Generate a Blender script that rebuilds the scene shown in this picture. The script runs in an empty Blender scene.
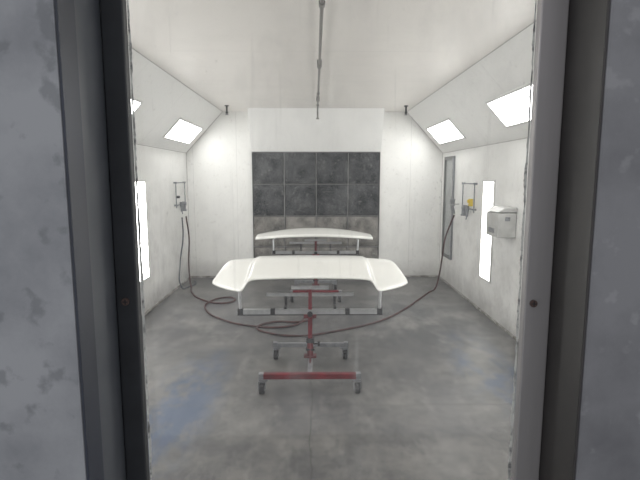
import bpy, bmesh, math, random
from mathutils import Vector, Matrix
random.seed(4)
sc = bpy.context.scene
sc.view_settings.view_transform = 'Standard'

# ---------------------------------------------------------------- helpers
def link(o, parent=None):
    sc.collection.objects.link(o)
    if parent: o.parent = parent
    return o
def empty(name, loc=(0,0,0)):
    e = bpy.data.objects.new(name, None); e.location = loc; e.empty_display_size = .1
    return link(e)
def finish(bm, name, mat, parent=None, smooth=False, loc=(0,0,0)):
    bmesh.ops.recalc_face_normals(bm, faces=bm.faces)
    me = bpy.data.meshes.new(name); bm.to_mesh(me); bm.free()
    for m in (mat if isinstance(mat,(list,tuple)) else [mat]): me.materials.append(m)
    if smooth:
        for p in me.polygons: p.use_smooth = True
    o = bpy.data.objects.new(name, me); o.location = loc
    return link(o, parent)
def add_box(bm, x0,x1,y0,y1,z0,z1, mi=0):
    vs=[bm.verts.new(c) for c in [(x0,y0,z0),(x1,y0,z0),(x1,y1,z0),(x0,y1,z0),(x0,y0,z1),(x1,y0,z1),(x1,y1,z1),(x0,y1,z1)]]
    for f in [(0,3,2,1),(4,5,6,7),(0,1,5,4),(1,2,6,5),(2,3,7,6),(3,0,4,7)]:
        fc=bm.faces.new([vs[i] for i in f]); fc.material_index=mi
def add_cyl(bm, p0, p1, r, seg=16, r2=None, mi=0):
    p0=Vector(p0); p1=Vector(p1); d=p1-p0
    q=d.to_track_quat('Z','Y').to_matrix().to_4x4()
    n0=set(bm.faces)
    bmesh.ops.create_cone(bm, cap_ends=True, segments=seg, radius1=r, radius2=r if r2 is None else r2,
        depth=d.length, matrix=Matrix.Translation((p0+p1)/2)@q)
    for f in bm.faces:
        if f not in n0: f.material_index=mi
def bevel(o, w=.004, s=2):
    m=o.modifiers.new('bevel','BEVEL'); m.width=w; m.segments=s; m.limit_method='ANGLE'
def box(name, x0,x1,y0,y1,z0,z1, mat, parent=None, bv=0):
    bm=bmesh.new(); add_box(bm,x0,x1,y0,y1,z0,z1)
    o=finish(bm,name,mat,parent)
    if bv: bevel(o,bv)
    return o
def tube(name, pts, r, mat, parent=None):
    cu=bpy.data.curves.new(name,'CURVE'); cu.dimensions='3D'; cu.bevel_depth=r; cu.bevel_resolution=3
    cu.resolution_u=8; cu.use_fill_caps=True
    sp=cu.splines.new('BEZIER'); sp.bezier_points.add(len(pts)-1)
    for b,p in zip(sp.bezier_points,pts):
        b.co=p; b.handle_left_type=b.handle_right_type='AUTO'
    cu.materials.append(mat)
    return link(bpy.data.objects.new(name,cu),parent)

# ---------------------------------------------------------------- materials
def mat(name, c1, c2=None, rough=.5, metal=0, scale=4, bump=0, lo=.35, hi=.65, detail=6, stretch=(1,1,1), coat=0, speck=None):
    m=bpy.data.materials.new(name); m.use_nodes=True
    nt=m.node_tree; b=nt.nodes['Principled BSDF']
    b.inputs['Roughness'].default_value=rough; b.inputs['Metallic'].default_value=metal
    b.inputs['Coat Weight'].default_value=coat; b.inputs['Coat Roughness'].default_value=.08
    if c2 is None: c2=tuple(x*.93 for x in c1)
    tc=nt.nodes.new('ShaderNodeTexCoord'); mp=nt.nodes.new('ShaderNodeMapping'); mp.inputs['Scale'].default_value=stretch
    nz=nt.nodes.new('ShaderNodeTexNoise'); nz.inputs['Scale'].default_value=scale; nz.inputs['Detail'].default_value=detail
    nz.inputs['Roughness'].default_value=.62
    cr=nt.nodes.new('ShaderNodeValToRGB'); cr.color_ramp.elements[0].position=lo; cr.color_ramp.elements[1].position=hi
    cr.color_ramp.elements[0].color=(*c2,1); cr.color_ramp.elements[1].color=(*c1,1)
    nt.links.new(tc.outputs['Object'],mp.inputs[0]); nt.links.new(mp.outputs[0],nz.inputs['Vector'])
    nt.links.new(nz.outputs[0],cr.inputs[0]); c=cr.outputs[0]
    if speck:   # (scale, threshold, strength, colour)
        n2=nt.nodes.new('ShaderNodeTexNoise'); n2.inputs['Scale'].default_value=speck[0]; n2.inputs['Detail'].default_value=5
        nt.links.new(tc.outputs['Object'],n2.inputs['Vector'])
        k=math_node(nt,'SUBTRACT',n2.outputs[0],speck[1]); k=math_node(nt,'MULTIPLY',k,12,True); k=math_node(nt,'MULTIPLY',k,speck[2])
        c=mixc(nt,k,c,speck[3])
    nt.links.new(c,b.inputs['Base Color'])
    if bump:
        bp=nt.nodes.new('ShaderNodeBump'); bp.inputs['Strength'].default_value=bump; bp.inputs['Distance'].default_value=.01
        nt.links.new(nz.outputs[0],bp.inputs['Height']); nt.links.new(bp.outputs[0],b.inputs['Normal'])
    return m
def emis(name, col, s):
    m=bpy.data.materials.new(name); m.use_nodes=True; nt=m.node_tree; nt.nodes.clear()
    e=nt.nodes.new('ShaderNodeEmission'); e.inputs[0].default_value=(*col,1); e.inputs[1].default_value=s
    o=nt.nodes.new('ShaderNodeOutputMaterial'); nt.links.new(e.outputs[0],o.inputs[0]); return m

def math_node(nt, op, a, b=None, clamp=False):
    n=nt.nodes.new('ShaderNodeMath'); n.operation=op; n.use_clamp=clamp
    for i,v in enumerate((a,b)):
        if v is None: continue
        if isinstance(v,(int,float)): n.inputs[i].default_value=v
        else: nt.links.new(v,n.inputs[i])
    return n.outputs[0]
def mixc(nt, fac, a, b):
    n=nt.nodes.new('ShaderNodeMix'); n.data_type='RGBA'
    for sock,v in ((n.inputs[0],fac),(n.inputs[6],a),(n.inputs[7],b)):
        if isinstance(v,(int,float)): sock.default_value=v
        elif isinstance(v,tuple): sock.default_value=(*v,1)
        else: nt.links.new(v,sock)
    return n.outputs[2]
def seam(nt, coord, period, offs, width):
    a=math_node(nt,'ADD',coord,offs); a=math_node(nt,'DIVIDE',a,period); a=math_node(nt,'FRACT',a)
    a=math_node(nt,'SUBTRACT',a,.5); a=math_node(nt,'ABSOLUTE',a)
    return math_node(nt,'LESS_THAN',a,width/period/2)

def wall_material(name, axes, col=(.89,.89,.875), dirt=(.56,.55,.535), dirt_low=True):
    m=bpy.data.materials.new(name); m.use_nodes=True; nt=m.node_tree; b=nt.nodes['Principled BSDF']
    b.inputs['Roughness'].default_value=.38
    tc=nt.nodes.new('ShaderNodeTexCoord'); sp=nt.nodes.new('ShaderNodeSeparateXYZ'); nt.links.new(tc.outputs['Object'],sp.inputs[0])
    n1=nt.nodes.new('ShaderNodeTexNoise'); n1.inputs['Scale'].default_value=2.6; n1.inputs['Detail'].default_value=12; n1.inputs['Roughness'].default_value=.74
    nt.links.new(tc.outputs['Object'],n1.inputs['Vector'])
    f=math_node(nt,'SUBTRACT',n1.outputs[0],.47); f=math_node(nt,'MULTIPLY',f,3.2,True)
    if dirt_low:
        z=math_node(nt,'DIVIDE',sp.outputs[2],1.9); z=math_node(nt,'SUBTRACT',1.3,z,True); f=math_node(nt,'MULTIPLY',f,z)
    c=mixc(nt,f,col,dirt)
    if dirt_low:
        n2=nt.nodes.new('ShaderNodeTexNoise'); n2.inputs['Scale'].default_value=24; n2.inputs['Detail'].default_value=5
        nt.links.new(tc.outputs['Object'],n2.inputs['Vector'])
        g=math_node(nt,'SUBTRACT',n2.outputs[0],.62); g=math_node(nt,'MULTIPLY',g,8,True); g=math_node(nt,'MULTIPLY',g,.35)
        c=mixc(nt,g,c,(.42,.40,.38))
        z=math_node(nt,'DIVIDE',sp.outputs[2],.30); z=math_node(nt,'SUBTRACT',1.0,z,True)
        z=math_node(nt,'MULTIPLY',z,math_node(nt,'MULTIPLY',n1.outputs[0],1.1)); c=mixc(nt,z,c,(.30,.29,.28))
    for ax,per,off in axes:
        s=seam(nt,sp.outputs[ax],per,off,.008); s=math_node(nt,'MULTIPLY',s,.22)
        c=mixc(nt,s,c,(.3,.3,.3))
    nt.links.new(c,b.inputs['Base Color'])
    return m

M_side=wall_material('booth_side_panel',[(1,1.27,.1)])
M_back=wall_material('booth_back_panel',[(0,.68,.2)],dirt=(.76,.76,.75))
M_ceil=wall_material('booth_ceiling_panel',[(1,1.22,.25)],col=(.82,.79,.755),dirt=(.76,.735,.70),dirt_low=False)
M_hood=mat('hood_white',(.89,.89,.88),(.86,.86,.85),rough=.45,scale=2)
M_filter=mat('filter_dark',(.085,.088,.093),(.022,.024,.028),rough=.95,scale=5,bump=.8,detail=9,lo=.38,hi=.62,speck=(26,.60,.45,(.26,.26,.26)))
M_filter2=mat('filter_dusty',(.27,.257,.24),(.10,.097,.093),rough=.95,scale=4,bump=.8,detail=9,lo=.38,hi=.62,speck=(22,.6,.4,(.42,.41,.39)))
M_gap=mat('filter_gap_shadow',(.012,.012,.013),rough=.9)
M_grid=mat('filter_grid_wire',(.26,.26,.26),(.16,.16,.16),rough=.6,metal=.2)
M_white_metal=mat('white_enamel',(.78,.78,.77),rough=.4)
M_seam=mat('caulk_grime',(.5,.49,.47),(.12,.11,.1),rough=.8,scale=14)
M_steel=mat('zinc_steel',(.34,.35,.37),(.22,.23,.25),rough=.4,metal=.5,scale=20)
M_alu=mat('brushed_aluminium',(.66,.67,.69),(.52,.53,.55),rough=.3,metal=.75,scale=20)
M_dark=mat('dark_metal',(.04,.04,.045),rough=.5,metal=.3)
M_red=mat('red_paint',(.18,.011,.022),(.10,.010,.016),rough=.4,scale=15)
M_rubber=mat('grey_rubber',(.045,.045,.05),rough=.7)
M_wheel=mat('caster_wheel',(.35,.35,.36),rough=.5)
M_hose=mat('rubber_hose',(.085,.03,.03),(.04,.022,.024),rough=.55,scale=10)
M_paint=mat('fresh_white_paint',(.90,.90,.87),(.90,.90,.87),rough=.24,coat=.4)
M_yellow=mat('yellow_plastic',(.75,.55,.05),rough=.4)
M_box=mat('dispenser_plastic',(.60,.60,.59),(.48,.48,.47),rough=.35,scale=9)
M_pane=mat('dim_pane',(.36,.38,.38),rough=.15,scale=2)
M_lamp=emis('lamp_diffuser',(1,.995,.97),11.0)

def floor_mat():
    m=bpy.data.materials.new('painted_concrete'); m.use_nodes=True; nt=m.node_tree; b=nt.nodes['Principled BSDF']
    tc=nt.nodes.new('ShaderNodeTexCoord'); sp=nt.nodes.new('ShaderNodeSeparateXYZ'); nt.links.new(tc.outputs['Object'],sp.inputs[0])
    def noise(s,d,st=(1,1,1),r=.6,rot=0):
        mp=nt.nodes.new('ShaderNodeMapping'); mp.inputs['Scale'].default_value=st; mp.inputs['Rotation'].default_value=(0,0,rot); nt.links.new(tc.outputs['Object'],mp.inputs[0])
        n=nt.nodes.new('ShaderNodeTexNoise'); n.inputs['Scale'].default_value=s; n.inputs['Detail'].default_value=d; n.inputs['Roughness'].default_value=r
        nt.links.new(mp.outputs[0],n.inputs['Vector']); return n.outputs[0]
    n1=noise(1.7,11,r=.75); n2=noise(7,8,(1,.3,1),.7); n3=noise(3.0,9,(1,.5,1),.75,.4); n4=noise(26,5,r=.7); n5=noise(5,10,(1,.5,1),.75,-.5)
    f=math_node(nt,'SUBTRACT',n1,.41); f=math_node(nt,'MULTIPLY',f,5,True)
    c=mixc(nt,f,(.098,.098,.102),(.188,.184,.177))
    g=math_node(nt,'SUBTRACT',n2,.5); g=math_node(nt,'MULTIPLY',g,4,True); g=math_node(nt,'MULTIPLY',g,.6)
    c=mixc(nt,g,c,(.29,.285,.275))
    h=math_node(nt,'SUBTRACT',n5,.52); h=math_node(nt,'MULTIPLY',h,10,True); h=math_node(nt,'MULTIPLY',h,.42)
    c=mixc(nt,h,c,(.075,.075,.078))
    h=math_node(nt,'SUBTRACT',n4,.59); h=math_node(nt,'MULTIPLY',h,9,True); h=math_node(nt,'MULTIPLY',h,.45)
    c=mixc(nt,h,c,(.05,.05,.055))
    def blob(cx,cy,rx,ry,col,strength):
        nonlocal c
        dx=math_node(nt,'DIVIDE',math_node(nt,'SUBTRACT',sp.outputs[0],cx),rx); dy=math_node(nt,'DIVIDE',math_node(nt,'SUBTRACT',sp.outputs[1],cy),ry)
        d=math_node(nt,'SQRT',math_node(nt,'ADD',math_node(nt,'MULTIPLY',dx,dx),math_node(nt,'MULTIPLY',dy,dy)))
        k=math_node(nt,'MULTIPLY',math_node(nt,'SUBTRACT',1.0,d,True),1.8,True)
        k=math_node(nt,'MULTIPLY',k,math_node(nt,'MULTIPLY',math_node(nt,'SUBTRACT',n3,.43),8,True))
        k=math_node(nt,'MULTIPLY',k,strength,True)
        c=mixc(nt,k,c,col)
    blob(1.0,5.2,1.0,1.3,(.062,.066,.072),.75)
    blob(-1.2,5.3,.9,1.3,(.075,.075,.085),.6)
    blob(0,5.0,1.3,1.1,(.07,.07,.075),.65)
    blob(.4,3.5,1.2,.8,(.09,.09,.095),.5)
    blob(-.95,3.35,.34,1.2,(.055,.095,.18),.7)
    blob(1.45,3.9,.35,1.1,(.07,.105,.18),.65)
    wob=math_node(nt,'MULTIPLY',math_node(nt,'SUBTRACT',n1,.5),.12)
    xx=math_node(nt,'ADD',sp.outputs[0],wob)
    s=math_node(nt,'LESS_THAN',math_node(nt,'ABSOLUTE',math_node(nt,'ADD',xx,.03)),.003); s=math_node(nt,'MULTIPLY',s,.6)
    c=mixc(nt,s,c,(.04,.04,.04))
    s=seam(nt,math_node(nt,'ADD',sp.outputs[1],wob),2.4,.35,.008); s=math_node(nt,'MULTIPLY',s,.4)
    c=mixc(nt,s,c,(.05,.05,.05))
    nt.links.new(c,b.inputs['Base Color'])
    r=math_node(nt,'ADD',math_node(nt,'MULTIPLY',n2,.4),.27); nt.links.new(r,b.inputs['Roughness'])
    b.inputs['Specular IOR Level'].default_value=.35
    bp=nt.nodes.new('ShaderNodeBump'); bp.inputs['Strength'].default_value=.15; bp.inputs['Distance'].default_value=.01
    nt.links.new(n2,bp.inputs['Height']); nt.links.new(bp.outputs[0],b.inputs['Normal'])
    return m
M_floor=floor_mat()

def glass_mat():
    m=bpy.data.materials.new('dusty_glass'); m.use_nodes=True; nt=m.node_tree; nt.nodes.clear()
    out=nt.nodes.new('ShaderNodeOutputMaterial'); tr=nt.nodes.new('ShaderNodeBsdfTransparent'); tr.inputs[0].default_value=(.99,.99,.985,1)
    gl=nt.nodes.new('ShaderNodeBsdfGlossy'); gl.inputs['Roughness'].default_value=.03
    m1=nt.nodes.new('ShaderNodeMixShader'); m1.inputs[0].default_value=.02
    nt.links.new(tr.outputs[0],m1.inputs[1]); nt.links.new(gl.outputs[0],m1.inputs[2])
    df=nt.nodes.new('ShaderNodeBsdfDiffuse'); tl=nt.nodes.new('ShaderNodeBsdfTranslucent')
    m2=nt.nodes.new('ShaderNodeMixShader'); m2.inputs[0].default_value=.5
    nt.links.new(df.outputs[0],m2.inputs[1]); nt.links.new(tl.outputs[0],m2.inputs[2])
    tc=nt.nodes.new('ShaderNodeTexCoord')
    def nz(scale,st,rot,lo,gain,amp):
        mp=nt.nodes.new('ShaderNodeMapping'); mp.inputs['Scale'].default_value=st; mp.inputs['Rotation'].default_value=(0,rot,0)
        n=nt.nodes.new('ShaderNodeTexNoise'); n.inputs['Scale'].default_value=scale; n.inputs['Detail'].default_value=8; n.inputs['Roughness'].default_value=.65
        nt.links.new(tc.outputs['Object'],mp.inputs[0]); nt.links.new(mp.outputs[0],n.inputs['Vector'])
        k=math_node(nt,'SUBTRACT',n.outputs[0],lo); k=math_node(nt,'MULTIPLY',k,gain,True); return math_node(nt,'MULTIPLY',k,amp)
    k=math_node(nt,'ADD',nz(11,(1,1,.5),.35,.50,6,.04),nz(60,(1,1,.05),.45,.60,10,.05))
    k=math_node(nt,'ADD',k,nz(75,(1,1,.04),-.3,.64,12,.05))
    k=math_node(nt,'ADD',k,nz(150,(1,1,.6),0,.66,12,.16))
    k=math_node(nt,'ADD',k,.008)
    m3=nt.nodes.new('ShaderNodeMixShader'); nt.links.new(k,m3.inputs[0])
    nt.links.new(m1.outputs[0],m3.inputs[1]); nt.links.new(m2.outputs[0],m3.inputs[2]); nt.links.new(m3.outputs[0],out.inputs[0])
    return m
M_glass=glass_mat()
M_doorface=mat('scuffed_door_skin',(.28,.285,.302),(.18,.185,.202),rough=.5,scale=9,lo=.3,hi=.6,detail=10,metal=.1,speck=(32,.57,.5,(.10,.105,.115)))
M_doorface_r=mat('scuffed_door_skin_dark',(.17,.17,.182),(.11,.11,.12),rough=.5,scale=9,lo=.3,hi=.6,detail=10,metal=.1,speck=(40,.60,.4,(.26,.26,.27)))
M_reveal_l=mat('dark_reveal',(.075,.08,.09),(.055,.06,.07),rough=.45,scale=9)
M_reveal_e=mat('dark_edge_strip',(.020,.024,.040),(.013,.016,.027),rough=.45,scale=9)
M_frame_l=mat('black_window_frame',(.016,.018,.022),(.010,.011,.014),rough=.5,scale=20)
M_frame_r=mat('aluminium_window_frame',(.33,.312,.315),(.25,.24,.24),rough=.4,metal=.3,scale=10,stretch=(1,1,.1))
M_sealant=mat('old_sealant',(.50,.50,.48),(.12,.12,.12),rough=.9,scale=70,lo=.35,hi=.55)

# ---------------------------------------------------------------- shell
Y0,Y1=.68,7.64; XW=2.0; ZS=1.97; XC=1.42; ZC=2.60
def prism(name, prof, y0, y1, m):
    bm=bmesh.new()
    a=[bm.verts.new((x,y0,z)) for x,z in prof]; b=[bm.verts.new((x,y1,z)) for x,z in prof]
    bm.faces.new(a); bm.faces.new(b[::-1]); n=len(prof)
    for i in range(n): bm.faces.new([a[i],a[(i+1)%n],b[(i+1)%n],b[i]])
    return finish(bm,name,m)
for nm,s in (('wall_left',-1),('wall_right',1)):
    prism(nm,[(s*XW,0),(s*XW,ZS),(s*XC,ZC),(s*XC,ZC+.1),(s*(XW+.12),ZC+.1),(s*(XW+.12),0)],Y0,Y1,M_side)
box('floor',-2.12,2.12,-1.6,Y1+.12,-.1,0,M_floor)
box('ceiling',-XC,XC,Y0,Y1,ZC,ZC+.1,M_ceil)
box('wall_back',-2.12,2.12,Y1,Y1+.12,0,ZC+.1,M_back)

bm=bmesh.new()
add_box(bm,-2.12,-.62,.55,Y0,0,ZC+.1); add_box(bm,.68,2.12,.55,Y0,0,ZC+.1); add_box(bm,-.62,.68,.55,Y0,2.15,ZC+.1)
finish(bm,'wall_front',M_side)

for nm,s in (('baseboard_left',-1),('baseboard_right',1)):
    a,b=sorted((s*XW,s*(XW-.015)))
    box(nm,a,b,Y0,Y1,0,.025,M_seam)
bm=bmesh.new(); add_box(bm,-1.985,-1.0,Y1-.015,Y1,0,.025); add_box(bm,1.02,1.985,Y1-.015,Y1,0,.025)
finish(bm,'baseboard_back',M_seam)
M_joint=mat('joint_line',(.55,.54,.52),(.40,.39,.38),rough=.8,scale=12)
for i,s in enumerate((-1,1)):
    tube('trim_%d'%(i+1),[(s*(XW-.002),Y0,ZS),(s*(XW-.002),Y1-.01,ZS)],.003,M_joint)
    tube('trim_%d'%(i+3),[(s*(XC-.002),Y0,ZC-.002),(s*(XC-.002),Y1-.01,ZC-.002)],.003,M_joint)
    bm=bmesh.new(); c=[(s*(XW-.002),Y1-.003,.03),(s*(XW-.002),Y1-.003,ZS),(s*XC,Y1-.003,ZC-.003)]
    add_cyl(bm,c[0],c[1],.003,8); add_cyl(bm,c[1],c[2],.003,8); finish(bm,'trim_%d'%(i+5),M_joint)

# ---------------------------------------------------------------- door with window
door=empty('door_1',(0,.6,0))
def dbox(n,x0,x1,y0,y1,z0,z1,m,bv=.003):
    return box(n,x0,x1,y0-.6,y1-.6,z0,z1,m,door,bv)
WL,WR=-.2567,.307; ZB,ZT=.95,2.02
dbox('skin_hinge_side',-.60,WL-.003,.51,.66,.01,2.14,M_doorface)
dbox('edge_strip_left',WL-.003,WL,.511,.548,ZB,ZT,M_reveal_e,.0008)
dbox('reveal_left',WL-.003,WL-.001,.548,.66,ZB,ZT,M_reveal_l,.0005)
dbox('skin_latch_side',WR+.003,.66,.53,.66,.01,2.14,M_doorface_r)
M_reveal_r=mat('dark_reveal_warm',(.028,.025,.024),(.015,.013,.013),rough=.5,scale=9)
dbox('reveal_right',WR,WR+.003,.531,.66,ZB,ZT,M_reveal_r,.0008)
dbox('skin_below',WL-.003,WR+.003,.53,.66,.01,ZB,M_doorface)
dbox('skin_above',WL-.003,WR+.003,.53,.66,ZT,2.14,M_doorface)
win=empty('window_1',(0,.02,0)); win.parent=door
def wbox(n,x0,x1,y0,y1,z0,z1,m,bv=.002): return box(n,x0,x1,y0-.62,y1-.62,z0,z1,m,win,bv)
GL,GR=-.2290,.273
wbox('stile_left',WL,GL,.61,.624,ZB,ZT,M_frame_l)
wbox('stile_right',GR,WR,.61,.624,ZB,ZT,M_frame_r)
wbox('rail_bottom',GL,GR,.61,.624,ZB,ZB+.04,M_frame_r)
wbox('rail_top',GL,GR,.61,.624,ZT-.04,ZT,M_frame_r)
def bead(n,x,s):
    bm=bmesh.new(); prev=None; z=ZB+.04; w=.0015
    while z<ZT-.04:
        w=.8*w+.2*(.0006+random.random()**3*.006)
        a=bm.verts.new((x,0.004,z)); b=bm.verts.new((x+s*w,0.0055,z)); 
        if prev: bm.faces.new([prev[0],prev[1],b,a])
        prev=(a,b); z+=.003
    finish(bm,n,M_sealant,win)
bead('sealant_left',GL,1); bead('sealant_right',GR,-1)
bm=bmesh.new(); add_box(bm,WL+.004,WR-.004,.006,.0075,ZB+.02,ZT-.02)
finish(bm,'glass_pane',M_glass,win)
for x,z,n in ((-.2440,1.45,'screw_left'),(.284,1.446,'screw_right')):
    bm=bmesh.new(); add_cyl(bm,(x,-.0125,z),(x,-.010,z),.0048,20,mi=0)
    add_box(bm,x-.0035,x+.0035,-.013,-.0124,z-.0006,z+.0006,1); add_box(bm,x-.0006,x+.0006,-.013,-.0124,z-.0035,z+.0035,1)
    finish(bm,n,[mat('screw_bronze',(.12,.08,.07),rough=.4,metal=.6),M_frame_l],win)

# ---------------------------------------------------------------- light fixtures
d=Vector((XC-XW,0,ZC-ZS)); L=d.length; d.normalize()
def fixture(origin, U, V, N, lu, lv):
    e=empty('light_fixture',origin)
    def slab(nm,u0,u1,v0,v1,n0,n1,m):
        bm=bmesh.new(); vs=[]
        for n in (n0,n1):
            for u,v in ((u0,v0),(u1,v0),(u1,v1),(u0,v1)): vs.append(bm.verts.new(U*u+V*v+N*n))
        for f in [(0,3,2,1),(4,5,6,7),(0,1,5,4),(1,2,6,5),(2,3,7,6),(3,0,4,7)]: bm.faces.new([vs[i] for i in f])
        finish(bm,nm,m,e)
    w=.022
    slab('diffuser',w,lu-w,w,lv-w,.002,.008,M_lamp)
    slab('frame_a',0,lu,0,w,.001,.014,M_white_metal); slab('frame_b',0,lu,lv-w,lv,.001,.014,M_white_metal)
    slab('frame_c',0,w,w,lv-w,.001,.014,M_white_metal); slab('frame_d',lu-w,lu,w,lv-w,.001,.014,M_white_metal)
for s in (-1,1):
    V=Vector((s*d.x,0,d.z)); N=Vector((-s*abs(d.z),0,-abs(d.x)))
    for y in (1.05,3.6,6.13):
        o=Vector((s*XW,y,ZS))+V*(.185*L)
        fixture(o,Vector((0,1,0)),V,N,1.22,.39*L)
    for y in (2.75,5.36):
        fixture(Vector((s*XW,y,.40)),Vector((0,1,0)),Vector((0,0,1)),Vector((-s,0,0)),.37,1.17)

# ---------------------------------------------------------------- exhaust plenum + filters
ex=empty('exhaust_filter_bank',(0.02,Y1,0))
ZF=1.99
bm=bmesh.new()
v=[bm.verts.new(c) for c in [(-1.0,-.06,ZF),(1.0,-.06,ZF),(1.0,-.42,ZC-.002),(-1.0,-.42,ZC-.002),(-1.0,-.002,ZF),(1.0,-.002,ZF),(1.0,-.002,ZC-.002),(-1.0,-.002,ZC-.002)]]
for f in [(0,1,2,3),(0,4,5,1),(1,5,6,2),(2,6,7,3),(3,7,4,0),(4,7,6,5)]: bm.faces.new([v[i] for i in f])
finish(bm,'sloped_hood',M_hood,ex)
box('backing',-1,1,-.012,-.002,.005,ZF,M_gap,ex)
rows=[(1.49,1.99),(.99,1.49),(.50,.99),(.02,.50)]
for r,(z0,z1) in enumerate(rows):
    for c in range(4):
        x0=-1.0+.5*c
        bm=bmesh.new(); bmesh.ops.create_grid(bm,x_segments=16,y_segments=16,size=.5)
        sag=random.uniform(.8,1.6); px=random.uniform(0,6); amp=random.uniform(.035,.055)
        for vv in bm.verts:
            a,b=vv.co.x+.5,vv.co.y+.5
            puff=amp*(math.sin(math.pi*a)*math.sin(math.pi*b**sag))**.5 if 0.001<a<.999 and 0.001<b<.999 else 0
            wr=.006*math.sin(9*a+px)*math.sin(7*b+2*px)
            vv.co=Vector((x0+.012+a*.476+.006*math.sin(6*b+px),-.014-puff-(wr if puff else 0)-random.random()*.004,z0+.012+b*(z1-z0-.024)))
        finish(bm,'filter_%d_%d'%(r,c),M_filter if r<2 else M_filter2,ex,True)
bm=bmesh.new()
for c in range(5): x=-1+.5*c; add_box(bm,max(-1,x-.006),min(1,x+.006),-.026,-.012,.005,ZF)
for z in (.012,.5,.99,1.49,1.98): add_box(bm,-1,1,-.025,-.012,z-.005,z+.005)
finish(bm,'filter_grid',M_grid,ex)

# ---------------------------------------------------------------- ceiling pipe & sprinklers
pp=empty('ceiling_air_pipe',(.04,4,ZC))
bm=bmesh.new(); add_cyl(bm,(0,-3.3,-.05),(0,3.12,-.05),.011,12)
for y in (-2.6,-1.2,.25,.33,1.7,2.6):
    add_cyl(bm,(0,y-.03,-.05),(0,y+.03,-.05),.018,12)
for y in (-2.2,0.3,2.2): add_box(bm,-.02,.02,y-.01,y+.01,-.06,0)
add_cyl(bm,(0,3.1,-.05),(0,3.1,-.16),.012,12); add_cyl(bm,(0,3.1,-.16),(0,3.1,-.175),.022,12)
finish(bm,'pipe',mat('pipe_grey',(.22,.21,.2),rough=.5,metal=.4),pp)
for x,y in ((-1.24,7.0),(1.29,7.0)):
    e=empty('sprinkler_head',(x,y,ZC)); bm=bmesh.new()
    add_cyl(bm,(0,0,0),(0,0,-.01),.03,16); add_cyl(bm,(0,0,-.01),(0,0,-.09),.013,12)
    add_cyl(bm,(0,0,-.09),(0,0,-.115),.022,12,.012); add_cyl(bm,(0,0,-.125),(0,0,-.128),.024,12)
    add_cyl(bm,(.012,0,-.11),(.012,0,-.126),.003,8); add_cyl(bm,(-.012,0,-.11),(-.012,0,-.126),.003,8)
    finish(bm,'head',M_dark,e)

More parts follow.
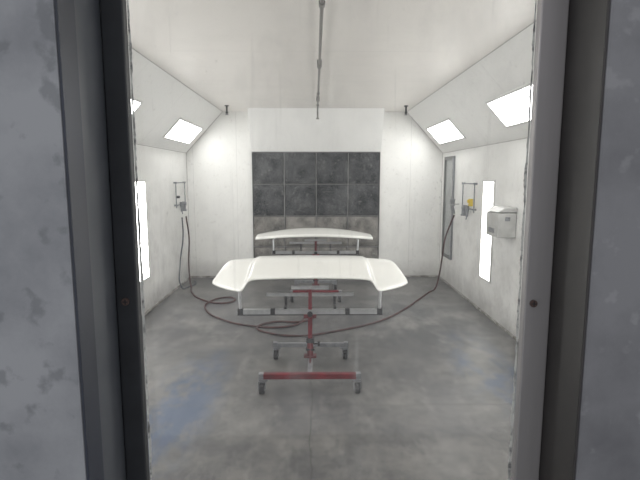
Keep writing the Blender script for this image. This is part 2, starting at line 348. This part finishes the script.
# ---------------------------------------------------------------- stands
def stand(cx,yn,yf,barz,toplegs,postz,wn=.76,wf=.66,arm=.10):
    cy=(yn+yf)/2; e=empty('panel_stand',(cx,cy,0)); n=yn-cy; f=yf-cy
    bm=bmesh.new(); zb,zt=.112,.152
    add_box(bm,-wn/2,wn/2,n-.022,n+.022,zb,zt)
    o=finish(bm,'near_crossbar',M_red,e); bevel(o,.004)
    bm=bmesh.new()
    add_box(bm,-wf/2,wf/2,f-.02,f+.02,zb,zt-.004); add_box(bm,-.018,.018,n+.022,f-.02,zb,zt-.004)
    o=finish(bm,'rear_frame',M_steel,e); bevel(o,.004)
    bm=bmesh.new()
    add_box(bm,-.024,.024,-.024,.024,zt,.30); add_box(bm,-.05,.05,-.035,.035,zt,zt+.012)
    for s in (-1,1):
        vs=[bm.verts.new(c) for c in ((-.004,s*.024,zt),(.004,s*.024,zt),(-.004,s*.14,zt),(.004,s*.14,zt),(-.004,s*.024,zt+.12),(.004,s*.024,zt+.12))]
        for q in ((0,2,4),(1,5,3),(0,1,3,2),(2,3,5,4),(0,4,5,1)): bm.faces.new([vs[i] for i in q])
    finish(bm,'lower_post',M_red,e)
    bm=bmesh.new(); add_box(bm,-.017,.017,-.017,.017,.28,barz-.02)
    add_box(bm,-.05,.05,-.03,.03,barz-.05,barz-.018)
    add_box(bm,-.014,.014,-.014,.014,barz+.016,postz)
    finish(bm,'upper_post',M_red,e)
    bm=bmesh.new(); add_cyl(bm,(.024,0,.26),(.06,0,.26),.007,10); add_cyl(bm,(.06,0,.26),(.078,0,.26),.02,14)
    add_cyl(bm,(0,-.03,barz),(0,-.07,barz),.007,10); add_cyl(bm,(0,-.07,barz),(0,-.085,barz),.022,14)
    add_box(bm,-.032,.032,-.032,.032,.275,.31)
    add_box(bm,-.035,.035,-.028,.028,.21,.225)
    finish(bm,'lock_knobs',M_dark,e)
    bm=bmesh.new(); add_box(bm,-.585,.585,-.019,.019,barz-.019,barz+.019)
    for s in (-1,1):
        add_cyl(bm,(s*.56,0,barz-.03),(s*.565,0,toplegs),.012,14)
        add_cyl(bm,(s*.565,0,toplegs-.012),(s*.565,.18,toplegs-.010),.010,12)
    add_box(bm,-.36,.36,.10,.125,barz+arm,barz+arm+.025)
    add_box(bm,-.15,.15,-.015,.015,postz-.02,postz+.004)
    finish(bm,'support_bar',M_alu,e)
    bm=bmesh.new()
    for s in (-1,1):
        add_box(bm,s*.56-.022,s*.56+.022,-.024,.024,barz-.026,barz+.026)
        add_box(bm,s*.3-.018,s*.3+.018,-.023,.023,barz-.023,barz+.023)
        add_box(bm,s*.2-.01,s*.2+.01,.0,.12,barz+.02,barz+.032); add_box(bm,s*.2-.01,s*.2+.01,.10,.12,barz+.02,barz+arm)
    add_box(bm,-.585,.585,-.016,.012,barz-.028,barz-.0195)  # thin dark strip along the bar, standing in for its shaded underside
    finish(bm,'clamps_and_bar_shade',M_dark,e)
    k=0
    for w,y in ((wn,n),(wf,f)):
        for s in (-1,1):
            x=s*(w/2-.035); bm=bmesh.new()
            add_box(bm,x-.035,x+.035,y-.03,y+.03,.103,.112,0)
            add_cyl(bm,(x,y,.092),(x,y,.103),.022,14,mi=0)
            ox=s*.012
            add_cyl(bm,(x+ox-.018,y-.012,.0405),(x+ox+.018,y-.012,.0405),.040,24,mi=1)
            add_cyl(bm,(x+ox-.020,y-.012,.0405),(x+ox+.020,y-.012,.0405),.022,20,mi=2)
            add_cyl(bm,(x+ox-.029,y-.012,.0405),(x+ox+.029,y-.012,.0405),.006,10,mi=0)
            for q in (-1,1): add_box(bm,x+ox+q*.025-.002,x+ox+q*.025+.002,y-.026,y+.016,.03,.095,0)
            add_box(bm,x+ox-.027,x+ox+.027,y-.026,y+.016,.088,.094,0)
            add_box(bm,x+s*.018-.018,x+s*.018+.018,y-.0235,y+.0235,.1125,.1535,0)
            add_box(bm,x+ox-.012,x+ox+.012,y-.062,y-.02,.070,.076,1)
            finish(bm,'caster_%d'%k,[M_steel,M_rubber,M_wheel],e); k+=1
    return e
stand(-.04,3.45,4.13,.53,.705,.735)
stand(.01,6.10,6.72,.60,.772,.772,.66,.60)

# ---------------------------------------------------------------- bumper covers
def surface(name,cols,loc,rows=6,bulge=.03,lipf=.07,lipn=.02):
    full=[tuple([(-p[0],p[1],p[2]) for p in c]) for c in cols[:0:-1]]+list(cols)
    bm=bmesh.new(); grid=[]
    xm=max(abs(c[1][0]) for c in cols)
    for F,N in full:
        F=Vector(F);N=Vector(N); col=[bm.verts.new(F+Vector((F.x*-.02,-.01,-lipf))), bm.verts.new(F+Vector((0,.006,-.012)))]
        for j in range(rows+1):
            t=j/rows; p=F.lerp(N,t); p.z+=bulge*math.sin(math.pi*min(1,t*1.05)**.8)*(1-.5*(p.x/xm)**2)
            col.append(bm.verts.new(p))
        col.append(bm.verts.new(N+Vector((0,-.003,-lipn)))); col.append(bm.verts.new(N+Vector((0,.02,-lipn-.003))))
        grid.append(col)
    for a,b in zip(grid,grid[1:]):
        for j in range(len(a)-1): bm.faces.new([a[j],a[j+1],b[j+1],b[j]])
    o=finish(bm,name,M_paint,None,True,loc)
    s=o.modifiers.new('sub','SUBSURF'); s.levels=2; s.render_levels=2
    k=o.modifiers.new('sol','SOLIDIFY'); k.thickness=.004; k.offset=-1
    return o
cols=[((0,.33,.895),(0,-.23,.812)),((.20,.33,.894),(.20,-.232,.810)),((.40,.327,.892),(.40,-.238,.806)),
 ((.475,.325,.890),(.485,-.25,.800)),((.490,.324,.878),(.505,-.27,.782)),((.515,.322,.873),(.532,-.325,.732)),((.53,.32,.872),(.55,-.335,.727)),((.60,.317,.869),(.64,-.28,.728)),
 ((.68,.31,.863),(.73,-.21,.734)),((.725,.30,.856),(.795,-.15,.742)),((.738,.285,.850),(.81,-.12,.748)),((.742,.265,.835),(.815,-.09,.752)),((.742,.26,.80),(.815,-.085,.735))]
surface('car_bumper_cover',cols,(-.04,4.05,.0))
cols2=[]
for x in (0,.15,.3,.45,.58,.68,.74):
    k=(x/.74)**2; cols2.append(((x,.25-.05*k,.930-.080*k),(x*1.01,-.2+.10*k,.888-.050*k)))
surface('car_bumper_cover',cols2,(-.01,6.2,0),bulge=.014,lipn=.03,lipf=.06)

# ---------------------------------------------------------------- hoses
r=.011
tube('air_hose',[(1.93,6.66,1.08),(1.88,6.66,.95),(1.82,6.68,.75),(1.80,6.74,.45),(1.78,6.8,.18),(1.72,6.75,r+.01),(1.61,6.6,r),(1.35,6.15,r),(1.09,5.71,r),(.72,5.22,r),(.2,4.86,r),(-.15,4.72,r),(-.48,4.82,r),(-.62,5.0,r),(-.45,5.2,r),(-.16,5.2,r),(-.03,5.4,r),(-.2,5.55,r)],r,M_hose)
tube('air_hose',[(-1.92,7.20,1.02),(-1.90,7.25,.7),(-1.93,7.3,.35),(-1.90,7.2,.08),(-1.8,6.9,r),(-1.72,6.6,r),(-1.45,6.15,r),(-1.2,6.0,r),(-1.05,6.1,r),(-1.15,6.3,r),(-1.35,6.1,r),(-1.3,5.65,r),(-1.0,5.25,r),(-.75,5.08,r),(-.4,5.0,r),(-.2,5.1,r),(-.12,5.35,r)],r,M_hose)
tube('air_hose',[(-1.93,7.02,1.02),(-1.92,7.0,.75),(-1.95,6.9,.35),(-1.90,6.75,.05),(-1.86,6.9,r),(-1.80,7.15,r),(-1.86,7.35,r)],r*.9,mat('blue_grey_hose',(.10,.11,.13),rough=.5))

# ---------------------------------------------------------------- wall air regulators
def regulator(s,yc,tag):
    e=empty('air_regulator',(s*XW,yc,1.3))
    bm=bmesh.new(); X=lambda a:-s*a
    for (a,b) in (((.03,-.25,.22),(.03,.22,.22)),((.03,-.25,.22),(.03,-.25,-.14)),((.03,.22,.22),(.03,.22,-.20)),((.03,-.25,-.10),(.03,.10,-.10))):
        add_cyl(bm,(X(a[0]),a[1],a[2]),(X(b[0]),b[1],b[2]),.008,10)
    for y,z in ((-.25,.22),(.22,.22),(-.25,-.1),(.22,-.2)): add_cyl(bm,(X(.001),y,z),(X(.045),y,z),.013,10)
    finish(bm,'piping',M_steel,e)
    bm=bmesh.new()
    for y in (-.05,.07):
        add_cyl(bm,(X(.05),y,-.06),(X(.05),y,-.12),.028,16); add_cyl(bm,(X(.05),y,-.12),(X(.05),y,-.20),.023,16,.017)
    add_cyl(bm,(X(.08),.01,-.09),(X(.10),.01,-.09),.025,16)
    add_cyl(bm,(X(.05),-.05,-.2),(X(.06),-.05,-.24),.008,8)
    finish(bm,'filter_bowls',M_steel,e)
    bm=bmesh.new()
    if tag:
        add_box(bm,min(X(.03),X(.06)),max(X(.03),X(.06)),-.21,-.12,-.06,.03)
        add_cyl(bm,(X(.06),-.16,.0),(X(.085),-.16,.0),.02,12)
        finish(bm,'valve_handle',M_yellow,e)
    else:
        add_cyl(bm,(X(.04),-.25,.02),(X(.08),-.25,.02),.018,12); finish(bm,'valve_handle',M_dark,e)
regulator(1,6.22,True); regulator(-1,7.15,False)
g=empty('spray_gun',(1.93,6.66,1.10)); bm=bmesh.new()
add_cyl(bm,(.0,0,.0),(-.03,-.02,.11),.012,12); add_cyl(bm,(-.03,-.06,.12),(-.03,.08,.12),.017,14)
add_cyl(bm,(-.03,-.06,.12),(-.03,-.085,.12),.017,14,.008); add_cyl(bm,(-.03,0,.13),(-.03,0,.2),.025,14,.038)
add_box(bm,-.06,-.05,-.035,-.025,.05,.12); add_cyl(bm,(-.03,.03,.12),(.068,.03,.13),.005,8)
finish(bm,'gun_body',M_steel,g)

e=empty('wipe_dispenser',(XW,4.91,1.15)); bm=bmesh.new()
add_box(bm,-.19,-.002,-.165,.165,-.15,.10); o=finish(bm,'case',M_box,e); bevel(o,.012,3)
bm=bmesh.new()
vs=[bm.verts.new(c) for c in ((-.195,-.17,.105),(-.195,.17,.105),(-.002,.17,.105),(-.002,-.17,.105),(-.13,-.17,.155),(-.13,.17,.155),(-.002,.17,.155),(-.002,-.17,.155))]
for f in [(0,3,2,1),(4,5,6,7),(0,1,5,4),(1,2,6,5),(2,3,7,6),(3,0,4,7)]: bm.faces.new([vs[i] for i in f])
o=finish(bm,'lid',M_box,e); bevel(o,.008,2)
box('slot',-.192,-.189,-.08,.08,-.11,-.06,M_steel,e)
box('latch',-.12,-.07,-.172,-.164,.02,.06,M_steel,e)

w=empty('window_2',(XW,7.2,1.15))
for n,a in (('frame_near',(-.03,-.001,-.26,-.22,-.75,.75)),('frame_far',(-.03,-.001,.18,.22,-.75,.75)),('frame_top',(-.03,-.001,-.22,.18,.71,.75)),('frame_bottom',(-.03,-.001,-.22,.18,-.75,-.71))):
    box(n,*a,M_steel if 'near' in n else M_grid,w)
box('pane',-.012,-.002,-.22,.18,-.71,.71,M_pane,w)

# ---------------------------------------------------------------- world & camera
wd=bpy.data.worlds.new('workshop_ambient'); sc.world=wd; wd.use_nodes=True
bg=wd.node_tree.nodes['Background']; bg.inputs[0].default_value=(.95,.97,1,1); bg.inputs[1].default_value=.8
cam=bpy.data.cameras.new('camera'); co=bpy.data.objects.new('camera',cam); sc.collection.objects.link(co)
cam.sensor_width=36; cam.lens=483/640*36; cam.clip_start=.02
co.location=(0,0,1.61)
co.rotation_euler=(math.radians(90-7.5),0,math.radians(-.6))
sc.camera=co
